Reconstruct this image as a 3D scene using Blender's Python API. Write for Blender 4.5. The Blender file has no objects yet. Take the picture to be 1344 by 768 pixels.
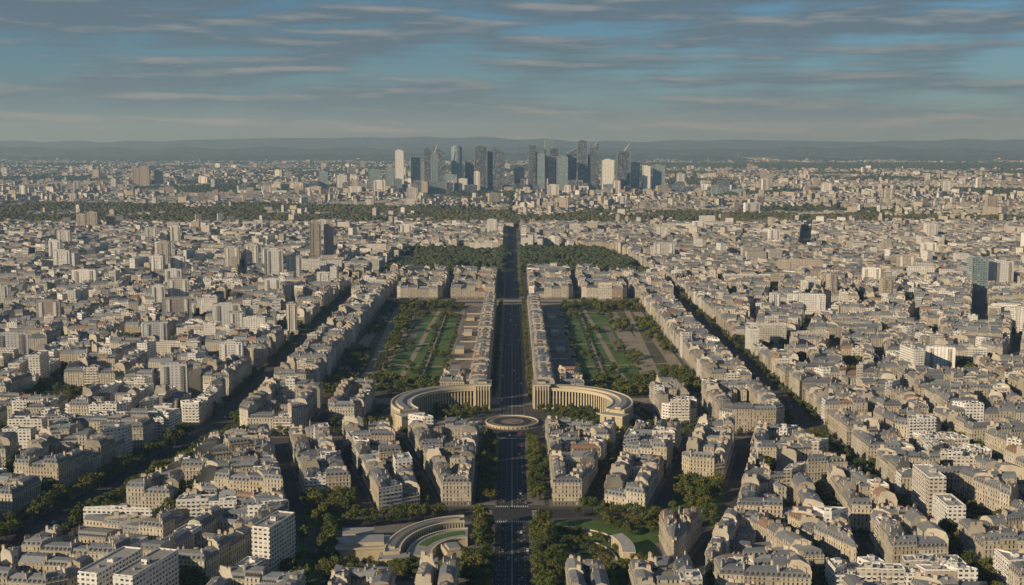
import bpy, math, random, time
import numpy as np
from mathutils import Vector
T0=time.time()
rnd=random.Random(11)
nr=np.random.RandomState(5)
scene=bpy.context.scene
R=rnd.uniform
# ------------------------------------------------------------------ nodes
class G:
    def __init__(s,nt): s.nt=nt
    def n(s,typ,ins=None,**props):
        nd=s.nt.nodes.new(typ)
        for k,v in props.items(): setattr(nd,k,v)
        for k,v in (ins or {}).items(): s.put(nd.inputs[k],v)
        return nd
    def put(s,sock,v):
        if isinstance(v,bpy.types.NodeSocket): s.nt.links.new(v,sock)
        else: sock.default_value=v
    def m(s,op,a,b=0.0,c=None,clamp=False):
        nd=s.nt.nodes.new('ShaderNodeMath'); nd.operation=op; nd.use_clamp=clamp
        s.put(nd.inputs[0],a); s.put(nd.inputs[1],b)
        if c is not None: s.put(nd.inputs[2],c)
        return nd.outputs[0]
    def mix(s,f,a,b,blend='MIX'):
        nd=s.nt.nodes.new('ShaderNodeMix'); nd.data_type='RGBA'; nd.blend_type=blend
        s.put(nd.inputs[0],f)
        s.put(nd.inputs[6],a if isinstance(a,bpy.types.NodeSocket) else (*a,1)[:4])
        s.put(nd.inputs[7],b if isinstance(b,bpy.types.NodeSocket) else (*b,1)[:4])
        return nd.outputs[2]
    def ramp(s,f,stops,interp='LINEAR'):
        nd=s.nt.nodes.new('ShaderNodeValToRGB'); cr=nd.color_ramp; cr.interpolation=interp
        while len(cr.elements)>1: cr.elements.remove(cr.elements[0])
        cr.elements[0].position=stops[0][0]; cr.elements[0].color=(*stops[0][1],1)
        for p,c in stops[1:]:
            e=cr.elements.new(p); e.color=(*c,1)
        s.put(nd.inputs[0],f); return nd.outputs[0]
    def noise(s,vec,scale,detail=3,rough=.55):
        nd=s.nt.nodes.new('ShaderNodeTexNoise'); s.put(nd.inputs['Vector'],vec)
        nd.inputs['Scale'].default_value=scale; nd.inputs['Detail'].default_value=detail; nd.inputs['Roughness'].default_value=rough
        return nd.outputs[0]
    def rng(s,v,a,b,c=0,d=1):
        nd=s.nt.nodes.new('ShaderNodeMapRange'); s.put(nd.inputs[0],v)
        for i,x in enumerate((a,b,c,d)): nd.inputs[i+1].default_value=x
        return nd.outputs[0]
def newmat(name):
    m=bpy.data.materials.new(name); m.use_nodes=True
    nt=m.node_tree; b=nt.nodes['Principled BSDF']; b.inputs['Specular IOR Level'].default_value=.3
    return m,G(nt),b
def attr(g,name='tint'):
    return g.n('ShaderNodeAttribute',attribute_name=name).outputs['Fac']
def simple(name,c1,c2,scale,rough=.9,bump=0,scale2=None):
    m,g,b=newmat(name)
    P=g.n('ShaderNodeNewGeometry').outputs['Position']
    f=g.noise(P,scale,5,.6)
    col=g.mix(g.rng(f,.32,.68),c1,c2)
    if scale2:
        f2=g.noise(P,scale2,3); col=g.mix(g.rng(f2,.3,.7,0,.6),col,tuple(x*.55 for x in c1))
    g.put(b.inputs['Base Color'],col); b.inputs['Roughness'].default_value=rough
    return m
def facade(name,stops,pw,ph,uw,vw,glass=(.03,.035,.045),shop=True,rough=.85,line=.7,spec=.3):
    m,g,b=newmat(name); b.inputs['Specular IOR Level'].default_value=spec
    geo=g.n('ShaderNodeNewGeometry')
    sp=g.n('ShaderNodeSeparateXYZ',{0:geo.outputs['Position']}).outputs
    sn=g.n('ShaderNodeSeparateXYZ',{0:geo.outputs['True Normal']}).outputs
    t=attr(g)
    u=g.m('SUBTRACT',g.m('MULTIPLY',sp[1],sn[0]),g.m('MULTIPLY',sp[0],sn[1]))
    cu=g.m('ADD',g.m('DIVIDE',u,pw),g.m('MULTIPLY',t,7.3))
    cv=g.m('DIVIDE',sp[2],ph)
    fu=g.m('FRACT',cu); fv=g.m('FRACT',cv)
    w=g.m('MULTIPLY',g.m('GREATER_THAN',fu,uw[0]),g.m('LESS_THAN',fu,uw[1]))
    w=g.m('MULTIPLY',w,g.m('MULTIPLY',g.m('GREATER_THAN',fv,vw[0]),g.m('LESS_THAN',fv,vw[1])))
    w=g.m('MULTIPLY',w,g.m('LESS_THAN',g.m('ABSOLUTE',sn[2]),.3))
    cell=g.n('ShaderNodeCombineXYZ',{0:g.m('FLOOR',cu),1:g.m('FLOOR',cv),2:t}).outputs[0]
    wn=g.n('ShaderNodeTexWhiteNoise',{'Vector':cell},noise_dimensions='3D').outputs['Value']
    gc=g.ramp(wn,[(0,glass),(.45,tuple(x*2 for x in glass)),(.7,(.1,.1,.1)),(.86,(.32,.30,.27)),(1,(.5,.48,.44))])
    wall=g.ramp(t,stops)
    no=g.noise(geo.outputs['Position'],.13,4)
    wall=g.mix(g.rng(no,.3,.75,0,.3),wall,(.19,.16,.12))
    ln=g.m('MULTIPLY',g.m('LESS_THAN',fv,.1),line)
    wall=g.mix(ln,wall,(.09,.085,.08))
    if shop:
        lo=g.m('MULTIPLY',g.m('LESS_THAN',sp[2],3.4),.75)
        wall=g.mix(lo,wall,(.10,.085,.07))
    col=g.mix(w,wall,gc)
    g.put(b.inputs['Base Color'],col)
    g.put(b.inputs['Roughness'],g.m('SUBTRACT',rough,g.m('MULTIPLY',w,rough-.15)))
    return m
CREAM=[(0,(.42,.36,.26)),(.16,(.53,.48,.37)),(.32,(.63,.60,.52)),(.45,(.48,.41,.29)),(.6,(.57,.53,.44)),(.72,(.38,.33,.27)),(.84,(.68,.66,.59)),(.93,(.42,.31,.22)),(1,(.77,.76,.72))]
WHITE=[(0,(.72,.71,.68)),(.4,(.80,.79,.76)),(.6,(.58,.54,.48)),(.75,(.68,.66,.60)),(.9,(.46,.40,.33)),(1,(.63,.58,.5))]
M_wall=facade('stone_facade',CREAM,2.7,3.15,(.31,.70),(.2,.84))
M_mod=facade('modern_facade',WHITE,3.4,2.9,(.2,.8),(.42,.86),shop=False,line=.12)
M_brown=facade('brown_tower_facade',[(0,(.42,.36,.29)),(1,(.52,.46,.38))],3.2,3.0,(.25,.75),(.35,.8),shop=False,line=.2)
M_glassD=facade('dark_curtain_wall',[(0,(.05,.07,.085)),(1,(.12,.16,.18))],5,4,(.08,.92),(.2,.95),glass=(.02,.035,.05),shop=False,rough=.35,line=0,spec=.9)
M_glassG=facade('green_curtain_wall',[(0,(.22,.33,.35)),(1,(.32,.41,.44))],5,4,(.08,.92),(.25,.95),glass=(.08,.14,.155),shop=False,rough=.35,line=0,spec=.9)
M_white=facade('white_tower_facade',[(0,(.76,.76,.74)),(1,(.83,.82,.79))],4.2,3.1,(.35,.65),(.4,.8),glass=(.12,.13,.15),shop=False,line=0)
M_lime=simple('limestone',(.50,.43,.29),(.42,.35,.23),.25)
M_limetrim=simple('limestone_trim',(.58,.51,.38),(.50,.43,.31),.4)
M_darkwin=simple('tall_window_glass',(.05,.045,.04),(.08,.07,.055),.3,rough=.3)
def roofmat(name,stops,seam=True):
    m,g,b=newmat(name)
    geo=g.n('ShaderNodeNewGeometry'); t=attr(g)
    c=g.ramp(t,stops)
    f=g.noise(geo.outputs['Position'],.35,5,.65)
    c=g.mix(g.rng(f,.35,.7,0,.45),c,(.09,.095,.10))
    if seam:
        sp=g.n('ShaderNodeSeparateXYZ',{0:geo.outputs['Position']}).outputs
        u=g.m('ADD',sp[0],sp[1])
        l=g.m('LESS_THAN',g.m('FRACT',g.m('DIVIDE',u,1.7)),.2)
        c=g.mix(g.m('MULTIPLY',l,.3),c,(.07,.07,.075))
    g.put(b.inputs['Base Color'],c); b.inputs['Roughness'].default_value=.6
    return m
M_zinc=roofmat('zinc_roof',[(0,(.12,.135,.16)),(.3,(.22,.24,.265)),(.55,(.15,.165,.185)),(.8,(.34,.345,.35)),(.92,(.21,.19,.16)),(1,(.44,.43,.41))])
M_flat=roofmat('gravel_roof',[(0,(.33,.31,.28)),(.4,(.43,.42,.39)),(.7,(.25,.245,.23)),(1,(.56,.55,.53))],False)
M_tile=roofmat('tile_roof',[(0,(.26,.14,.09)),(1,(.34,.23,.16))])
M_chim=simple('party_wall_render',(.50,.46,.38),(.34,.30,.24),.06)
M_pot=simple('chimney_pot_clay',(.36,.22,.14),(.28,.17,.11),1)
M_pave=simple('pavement',(.19,.18,.165),(.13,.125,.115),.08)
M_asph=simple('asphalt',(.050,.050,.052),(.036,.036,.038),.05,rough=.85,scale2=.6)
M_paint=simple('road_paint',(.62,.62,.60),(.5,.5,.48),.8)
M_gravel=simple('gravel_path',(.34,.29,.22),(.25,.21,.155),.05,scale2=.4)
M_plaza=simple('stone_plaza',(.23,.20,.17),(.16,.145,.125),.06,scale2=.3)
M_grass=simple('lawn_grass',(.10,.17,.035),(.065,.11,.026),.03,scale2=.25)
M_soil=simple('forest_floor',(.05,.065,.028),(.13,.11,.078),.03)
M_water=simple('basin_water',(.03,.05,.05),(.04,.06,.055),.1,rough=.08)
M_metal=simple('grey_metal',(.3,.3,.31),(.24,.24,.25),1,rough=.5)
MATS=[M_wall,M_mod,M_zinc,M_flat,M_tile,M_chim,M_pot,M_pave,M_lime,M_limetrim,M_darkwin,M_brown,M_glassD,M_glassG,M_white,M_metal,M_plaza,M_grass,M_asph,M_gravel]
WALL,MOD,ZINC,FLAT,TILE,CHIM,POT,PAVE,LIME,TRIM,DWIN,BROWN,GLD,GLG,WHT,METAL,PLAZA,GRASS,ASPH,GRAV=range(len(MATS))
# foliage
def leafmat(name,stops):
    m,g,b=newmat(name)
    t=attr(g); oi=g.n('ShaderNodeObjectInfo').outputs['Random']
    c=g.ramp(g.m('FRACT',g.m('ADD',g.m('MULTIPLY',t,.45),g.m('MULTIPLY',oi,.55))),stops)
    P=g.n('ShaderNodeNewGeometry').outputs['Position']
    f=g.noise(P,.008,4,.6); c=g.mix(g.rng(f,.4,.66,0,.5),c,(.035,.05,.018))
    g.put(b.inputs['Base Color'],c); b.inputs['Roughness'].default_value=.8; b.inputs['Specular IOR Level'].default_value=.15
    return m
M_leaf=leafmat('foliage',[(0,(.06,.08,.018)),(.35,(.085,.115,.025)),(.6,(.13,.14,.03)),(.85,(.20,.165,.035)),(1,(.09,.10,.025))])
M_leafD=leafmat('forest_foliage',[(0,(.045,.06,.024)),(.5,(.07,.085,.032)),(.85,(.105,.10,.038)),(1,(.14,.11,.045))])
M_bark=simple('bark',(.09,.07,.05),(.06,.05,.04),1)
# ------------------------------------------------------------------ mesh builder
class MB:
    def __init__(s): s.v=[];s.f=[];s.m=[];s.t=[]
    def face(s,pts,mat,t=0.):
        i=len(s.v); s.v.extend(pts); s.f.append(tuple(range(i,i+len(pts)))); s.m.append(mat); s.t.append(t)
    def prism(s,poly,z0,z1,mw,mt,t=0.,top=True):
        n=len(poly)
        for i in range(n):
            a=poly[i];b=poly[(i+1)%n]
            s.face([(a[0],a[1],z0),(b[0],b[1],z0),(b[0],b[1],z1),(a[0],a[1],z1)],mw,t)
        if top: s.face([(p[0],p[1],z1) for p in poly],mt,t)
    def box(s,cx,cy,lx,ly,z0,z1,ang,mw,mt=None,t=0.):
        c,sn=math.cos(ang),math.sin(ang)
        P=[(cx+c*x-sn*y,cy+sn*x+c*y) for x,y in((-lx/2,-ly/2),(lx/2,-ly/2),(lx/2,ly/2),(-lx/2,ly/2))]
        s.prism(P,z0,z1,mw,mw if mt is None else mt,t)
    def ring(s,cx,cy,r0,r1,a0,a1,z0,z1,n,mw,mt=None,sy=1.,t=0.,sx=1.):
        mt=mw if mt is None else mt
        A=[math.radians(a0+(a1-a0)*i/n) for i in range(n+1)]
        I=[(cx+sx*r0*math.cos(a),cy+sy*r0*math.sin(a)) for a in A]
        O=[(cx+sx*r1*math.cos(a),cy+sy*r1*math.sin(a)) for a in A]
        for i in range(n):
            s.face([(*O[i],z0),(*O[i+1],z0),(*O[i+1],z1),(*O[i],z1)],mw,t)
            if r0>0: s.face([(*I[i+1],z0),(*I[i],z0),(*I[i],z1),(*I[i+1],z1)],mw,t)
            if r0>0: s.face([(*I[i],z1),(*O[i],z1),(*O[i+1],z1),(*I[i+1],z1)],mt,t)
            else: s.face([(*I[i],z1),(*O[i],z1),(*O[i+1],z1)],mt,t)
        if abs(a1-a0)<359:
            for k in(0,n): s.face([(*I[k],z0),(*O[k],z0),(*O[k],z1),(*I[k],z1)],mw,t)
    def obj(s,name,mats=None,parent=None,coll=None):
        me=bpy.data.meshes.new(name); me.from_pydata(s.v,[],s.f)
        used=sorted(set(s.m)); mp={u:i for i,u in enumerate(used)}
        for u in used: me.materials.append((mats or MATS)[u])
        me.polygons.foreach_set('material_index',np.array([mp[x] for x in s.m],dtype=np.int32))
        a=me.attributes.new('tint','FLOAT','FACE'); a.data.foreach_set('value',np.array(s.t,dtype=np.float32))
        o=bpy.data.objects.new(name,me); scene.collection.objects.link(o)
        if parent: o.parent=parent
        return o
def npmesh(name,V,faces,midx,tint,mats):
    me=bpy.data.meshes.new(name); me.vertices.add(len(V)); me.vertices.foreach_set('co',V.astype(np.float32).ravel())
    li=np.concatenate([f.ravel() for f in faces]).astype(np.int32)
    tot=np.concatenate([np.full(len(f),f.shape[1]) for f in faces])
    st=np.concatenate([[0],np.cumsum(tot)[:-1]]).astype(np.int32)
    me.loops.add(len(li)); me.loops.foreach_set('vertex_index',li)
    me.polygons.add(len(tot)); me.polygons.foreach_set('loop_start',st)
    for m in mats: me.materials.append(m)
    me.polygons.foreach_set('material_index',np.concatenate(midx).astype(np.int32))
    me.polygons.foreach_set('use_smooth',np.zeros(len(tot),dtype=bool))
    a=me.attributes.new('tint','FLOAT','FACE'); a.data.foreach_set('value',np.concatenate(tint).astype(np.float32))
    me.update(calc_edges=True); me.validate()
    o=bpy.data.objects.new(name,me); scene.collection.objects.link(o); return o
# ------------------------------------------------------------------ 2-D helpers
def area(p): return .5*sum(p[i][0]*p[(i+1)%len(p)][1]-p[(i+1)%len(p)][0]*p[i][1] for i in range(len(p)))
def ccw(p): return p if area(p)>0 else p[::-1]
def cen(p): return (sum(q[0] for q in p)/len(p),sum(q[1] for q in p)/len(p))
def clip(poly,px,py,nx,ny):
    out=[]
    for i in range(len(poly)):
        a=poly[i];b=poly[(i+1)%len(poly)]
        da=(a[0]-px)*nx+(a[1]-py)*ny; db=(b[0]-px)*nx+(b[1]-py)*ny
        if da>=0: out.append(a)
        if (da>=0)!=(db>=0):
            k=da/(da-db); out.append((a[0]+(b[0]-a[0])*k,a[1]+(b[1]-a[1])*k))
    return out
def clean(p,mn=9):
    p=list(p); ch=True
    while ch and len(p)>3:
        ch=False
        for i in range(len(p)):
            a=p[i];b=p[(i+1)%len(p)]
            if math.hypot(a[0]-b[0],a[1]-b[1])<mn:
                p[i]=((a[0]+b[0])/2,(a[1]+b[1])/2); p.pop((i+1)%len(p)); ch=True; break
    return p
def chamfer(p,c):
    out=[]
    n=len(p)
    for i in range(n):
        a=p[i-1];b=p[i];d=p[(i+1)%n]
        for q in (a,d):
            L=math.hypot(q[0]-b[0],q[1]-b[1]); k=min(c/L,.3); out.append((b[0]+(q[0]-b[0])*k,b[1]+(q[1]-b[1])*k))
    return out
def inset(p,d):
    n=len(p); L=[]
    for i in range(n):
        a=p[i];b=p[(i+1)%n]; dx,dy=b[0]-a[0],b[1]-a[1]; l=math.hypot(dx,dy)
        if l<1e-6: return None
        dx/=l;dy/=l; L.append((a[0]-dy*d,a[1]+dx*d,dx,dy))
    out=[]
    for i in range(n):
        x1,y1,a1,b1=L[i-1]; x2,y2,a2,b2=L[i]
        cr=a1*b2-b1*a2
        if abs(cr)<.05: 
            out.append((x2,y2)); continue
        k=((x2-x1)*b2-(y2-y1)*a2)/cr
        out.append((x1+a1*k,y1+b1*k))
    for i in range(n):
        q=out[i];r=out[(i+1)%n]
        if (r[0]-q[0])*L[i][2]+(r[1]-q[1])*L[i][3]<1.0: return None
    return out
def inview(x,y,m=110): return y>660 and abs(x)<.42*y+m
# ------------------------------------------------------------------ buildings
EXCL=[]
TREES=[]
def lp(a,b,t): return (a[0]+(b[0]-a[0])*t,a[1]+(b[1]-a[1])*t)
def parcel(mb,a,b,bi,ai,h,lod,style=0,chim=True):
    t=rnd.random()
    if style==0 and t>.9 and rnd.random()<.6: t*=.8
    dep=math.hypot(a[0]-ai[0],a[1]-ai[1]); L=math.hypot(a[0]-b[0],a[1]-b[1])
    if dep<3 or L<3: return
    dx,dy=(b[0]-a[0])/L,(b[1]-a[1])/L; ox,oy=dy,-dx
    if style==1:
        mb.prism([a,b,bi,ai],0,h,MOD,FLAT,t)
        if lod<2:
            c=cen([a,b,bi,ai]); ang=math.atan2(dy,dx)
            mb.box(c[0]+R(-2,2),c[1]+R(-2,2),min(5,L*.3),min(4,dep*.3),h,h+R(2,3.2),ang,MOD,FLAT,t)
            mb.box(c[0]+dx*L*.25,c[1]+dy*L*.25,2.2,1.6,h,h+1.4,ang,METAL,METAL,t)
            for p_,q_ in ((a,b),(b,bi),(bi,ai),(ai,a)):
                mx,my=(p_[0]+q_[0])/2,(p_[1]+q_[1])/2; l_=math.hypot(p_[0]-q_[0],p_[1]-q_[1]); an=math.atan2(q_[1]-p_[1],q_[0]-p_[0])
                mb.box(mx+(c[0]-mx)*.03,my+(c[1]-my)*.03,l_*.97,.35,h,h+.9,an,WHT,WHT,t)
            if lod==0:
                k=int(h/2.9)
                for f in range(2,k):
                    z=f*2.9
                    a_=lp(a,b,.06);b_=lp(a,b,.94)
                    A=(a_[0]+ox,a_[1]+oy);B=(b_[0]+ox,b_[1]+oy)
                    mb.face([(*A,z-.12),(*B,z-.12),(*B,z+.85),(*A,z+.85)],WHT,t)
                    mb.face([(*a_,z),(*b_,z),(*B,z),(*A,z)],MOD,t)
        return
    rt=rnd.random(); rm=ZINC
    tr=rnd.random()
    if rt>.95: rm=TILE
    mh=R(2.8,4.2); ins=min(.3,R(1.6,2.4)/dep); rz=R(.7,1.6)
    mb.face([(*a,0),(*b,0),(*b,h),(*a,h)],WALL,t)
    mb.face([(*bi,0),(*ai,0),(*ai,h),(*bi,h)],WALL,t)
    if lod==2 and rnd.random()<.5:
        mb.face([(*b,0),(*bi,0),(*bi,h),(*b,h)],WALL,t); mb.face([(*ai,0),(*a,0),(*a,h),(*ai,h)],WALL,t)
        am=lp(a,ai,.5);bm=lp(b,bi,.5); z=h+R(.5,3)
        mb.face([(*a,h),(*b,h),(*bm,z),(*am,z)],rm,tr); mb.face([(*am,z),(*bm,z),(*bi,h),(*ai,h)],rm,tr)
        return
    a2=lp(a,ai,ins);b2=lp(b,bi,ins);a3=lp(a,ai,1-ins);b3=lp(b,bi,1-ins);am=lp(a,ai,.5);bm=lp(b,bi,.5)
    z1=h+mh;z2=z1+rz
    mb.face([(*a,h),(*b,h),(*b2,z1),(*a2,z1)],rm,tr*.5)
    mb.face([(*a2,z1),(*b2,z1),(*bm,z2),(*am,z2)],rm,tr)
    mb.face([(*am,z2),(*bm,z2),(*b3,z1),(*a3,z1)],rm,tr)
    mb.face([(*a3,z1),(*b3,z1),(*bi,h),(*ai,h)],rm,tr*.5)
    mb.face([(*b,0),(*bi,0),(*bi,h),(*b3,z1),(*bm,z2),(*b2,z1),(*b,h)],CHIM,t)
    mb.face([(*ai,0),(*a,0),(*a,h),(*a2,z1),(*am,z2),(*a3,z1),(*ai,h)],CHIM,t)
    ang=math.atan2(bi[1]-b[1],bi[0]-b[0])
    if lod<=2 and chim:
        for k in ((.24,.72) if lod<2 else (.3,)):
            if rnd.random()<.2: continue
            kk=k+R(-.06,.06); c=lp(b,bi,kk); c=(c[0]-dx*.6,c[1]-dy*.6); l=R(2,4)
            zt=z2+R(.7,2.0)
            mb.box(c[0],c[1],l,.9,h+1,zt,ang,CHIM,CHIM,t)
            if lod<2: mb.box(c[0],c[1],l*.85,.4,zt,zt+.7,ang,POT,POT,t)
    if lod==0:
        n=max(1,int(L/2.9))
        for side in (0,1):
            if side and rnd.random()<.3: continue
            for i in range(n):
                k=(i+.5)/n
                p=lp(a,b,k) if not side else lp(ai,bi,k)
                sx,sy=(ox,oy) if not side else (-ox,-oy)
                p=(p[0]-sx*.35,p[1]-sy*.35); q=(p[0]-sx*1.5,p[1]-sy*1.5)
                z=h+.4; w=.6
                f1=(p[0]-dx*w,p[1]-dy*w);f2=(p[0]+dx*w,p[1]+dy*w);g1=(q[0]-dx*w,q[1]-dy*w);g2=(q[0]+dx*w,q[1]+dy*w)
                mb.face([(*f1,z),(*f2,z),(*f2,z+1.8),(*f1,z+1.8)],DWIN,t)
                mb.face([(*f1,z),(*g1,z),(*g1,z+1.8),(*f1,z+1.8)],TRIM,t)
                mb.face([(*f2,z),(*g2,z),(*g2,z+1.8),(*f2,z+1.8)],TRIM,t)
                mb.face([(*f1,z+1.8),(*f2,z+1.8),(*g2,z+2.05),(*g1,z+2.05)],ZINC,.9)
        for z,pr,hh in ((h-.5,.55,.45),(3.15*5,.7,.95),(3.15*2,.6,.8)):
            if z>h-.4: continue
            A=(a[0]+ox*pr,a[1]+oy*pr);B=(b[0]+ox*pr,b[1]+oy*pr)
            mb.face([(*A,z),(*B,z),(*B,z+hh*.4),(*A,z+hh*.4)],TRIM,t)
            mb.face([(*a,z+hh*.4),(*b,z+hh*.4),(*B,z+hh*.4),(*A,z+hh*.4)],TRIM,t)
            mb.face([(*a,z),(*b,z),(*B,z),(*A,z)],TRIM,t)
        for k in range(rnd.randint(0,3)):
            c=lp(lp(a2,b2,R(.15,.85)),lp(a3,b3,R(.2,.8)),R(.2,.8))
            mb.box(c[0],c[1],R(.8,2),R(.8,1.5),h+mh-.2,h+mh+R(.9,1.8),ang,METAL if rnd.random()<.5 else CHIM,None,t)
def blocked(x,y,pad=0):
    for ex,ey,er in EXCL:
        if abs(x-ex)<er+pad and abs(y-ey)<er+pad: return True
    return False
def getlod(y): return 0 if y<1420 else (1 if y<2450 else 2)
def ringblock(poly,name='apartment_building',h0=None,style=0,depth0=None,ch=0):
    poly=ccw(clean(poly))
    c=cen(poly)
    if not inview(*c) : return
    lod=getlod(c[1])
    cand=[poly,clean(poly,16),clean(poly,24),clean(poly,34)]
    if lod<2 and abs(area(poly))>3000 and (ch or rnd.random()<.6): cand=[chamfer(poly,ch or R(6,11))]+cand
    best=None
    for cp in cand:
        b_=inset(cp,2.6)
        if b_ is None: continue
        d_=depth0 or R(11.5,14)
        for k in range(7):
            i_=inset(b_,d_)
            if i_: break
            d_*=.82
        if i_ and (best is None or d_>best[0]*1.15): best=(d_,cp,b_,i_)
        if best and best[0]>9: break
    mb=MB(); mb.prism(poly if best is None else best[1],0,.15,PAVE,PAVE,.5)
    if best is None or best[0]<4.2:
        mb.obj('pavement')
        for i in range(10):
            p=lp(c,poly[rnd.randrange(len(poly))],R(0,.7)); TREES.append((*p,0,R(.8,1.1)))
        return
    dep,poly,bp,inner=best
    H0=h0 or R(17,23.5)
    per=sum(math.hypot(inner[i][0]-inner[i-1][0],inner[i][1]-inner[i-1][1]) for i in range(len(inner)))
    inr=2*abs(area(inner))/max(per,1)
    for i in range(len(bp)):
        a,b=bp[i],bp[(i+1)%len(bp)]; ai,bi=inner[i],inner[(i+1)%len(bp)]
        L=math.hypot(a[0]-b[0],a[1]-b[1]); n=max(1,int(round(L/R(13,20))))
        cuts=[0]+[(j+R(-.22,.22))/n for j in range(1,n)]+[1]
        for j in range(n):
            p,q=lp(a,b,cuts[j]),lp(a,b,cuts[j+1]); qi,pi=lp(ai,bi,cuts[j+1]),lp(ai,bi,cuts[j])
            if math.hypot(pi[0]-qi[0],pi[1]-qi[1])<.8: continue
            m=cen([p,q,qi,pi])
            if blocked(*m): continue
            if rnd.random()<.04 and n>2: continue
            st=style; h=H0+rnd.gauss(0,1.6)
            if rnd.random()<.13: st=1-st; h+=R(-2,8)
            if rnd.random()<.08: h-=R(4,9)
            parcel(mb,p,q,qi,pi,max(9,h),lod,st)
            if lod<2 and inr>4.5 and rnd.random()<.6:
                l=math.hypot(qi[0]-pi[0],qi[1]-pi[1])
                if l>7:
                    dx,dy=(qi[0]-pi[0])/l,(qi[1]-pi[1])/l; nx,ny=-dy,dx
                    wl=min(13,inr*R(.9,1.5)); s0=R(0,.3);s1=s0+min(.6,7/l)
                    w0=lp(pi,qi,s0);w1=lp(pi,qi,s1)
                    e1=(w1[0]+nx*wl,w1[1]+ny*wl);e0=(w0[0]+nx*wl,w0[1]+ny*wl)
                    hh=max(5,h-R(1,10))
                    tt=rnd.random()
                    mb.prism([w0,w1,e1,e0],0,hh,WALL,FLAT,tt,top=False)
                    mm0=lp(w0,w1,.5);mm1=lp(e0,e1,.5);z=hh+1.6
                    mb.face([(*w0,hh),(*e0,hh),(*mm1,z),(*mm0,z)],ZINC,tt);mb.face([(*w1,hh),(*e1,hh),(*mm1,z),(*mm0,z)],ZINC,tt)
                    mb.face([(*e0,hh),(*e1,hh),(*mm1,z)],CHIM,tt)
    if inr>6 and rnd.random()<.65:
        cc=cen(inner)
        for k in range(rnd.randint(1,6)): TREES.append((cc[0]+R(-6,6),cc[1]+R(-6,6),1,R(.7,1.15)))
    mb.obj(name)
def slabblock(poly):
    poly=ccw(clean(poly)); c=cen(poly)
    if not inview(*c): return
    lod=getlod(c[1])
    g=MB(); g.prism(poly,0,.15,PAVE,GRASS if rnd.random()<.6 else PAVE,.5); 
    e=max(range(len(poly)),key=lambda i:math.hypot(poly[i][0]-poly[i-1][0],poly[i][1]-poly[i-1][1]))
    a,b=poly[e-1],poly[e]; L=math.hypot(a[0]-b[0],a[1]-b[1]); dx,dy=(b[0]-a[0])/L,(b[1]-a[1])/L
    nx,ny=-dy,dx
    W=max((p[0]-a[0])*nx+(p[1]-a[1])*ny for p in poly)
    off=5
    while off+13<W-2:
        u=6
        while u<L-14:
            l=R(24,60); l=min(l,L-u-5)
            if l<12: break
            p=(a[0]+dx*u+nx*off,a[1]+dy*u+ny*off); q=(p[0]+dx*l,p[1]+dy*l)
            qi=(q[0]+nx*13,q[1]+ny*13);pi=(p[0]+nx*13,p[1]+ny*13)
            ok=all(inpoly(z,poly) for z in(p,q,qi,pi)) and not blocked(*cen([p,q,qi,pi]),8)
            if ok: parcel(g,p,q,qi,pi,R(24,40) if rnd.random()<.5 else R(15,24),lod,1)
            else:
                TREES.append((p[0]+dx*5,p[1]+dy*5,1,R(.8,1.1)))
            u+=l+R(5,12)
        for k in range(int(L/7)):
            z=(a[0]+dx*R(5,L-5)+nx*(off+18),a[1]+dy*R(5,L-5)+ny*(off+18))
            if inpoly(z,poly): TREES.append((*z,1,R(.6,1)))
        off+=R(24,30)
    g.obj('modern_apartment_building')
def inpoly(p,poly):
    for i in range(len(poly)):
        a=poly[i];b=poly[(i+1)%len(poly)]
        if (b[0]-a[0])*(p[1]-a[1])-(b[1]-a[1])*(p[0]-a[0])<0: return False
    return True
def parkblock(poly):
    poly=ccw(poly); c=cen(poly)
    if not inview(*c): return
    g=MB(); g.prism(poly,0,.15,PAVE,GRASS,.5); g.obj('square_garden')
    for i in range(int(abs(area(poly))/75)):
        p=lp(lp(poly[rnd.randrange(len(poly))],poly[rnd.randrange(len(poly))],R(0,1)),c,R(.1,.8)); TREES.append((*p,0,R(.8,1.2)))
def avtrees(a,b,off,step=9,kind=0,sc=1.):
    L=math.hypot(a[0]-b[0],a[1]-b[1])
    if L<5:return
    dx,dy=(b[0]-a[0])/L,(b[1]-a[1])/L
    s=R(0,step)
    while s<L:
        for o in (off if isinstance(off,(tuple,list)) else (off,-off)):
            if rnd.random()<.88:
                x=a[0]+dx*s-dy*o+R(-.9,.9);y=a[1]+dy*s+dx*o+R(-.9,.9)
                TREES.append((x,y,kind,sc*R(.7,1.2)))
        s+=step*R(.8,1.3)
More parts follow.
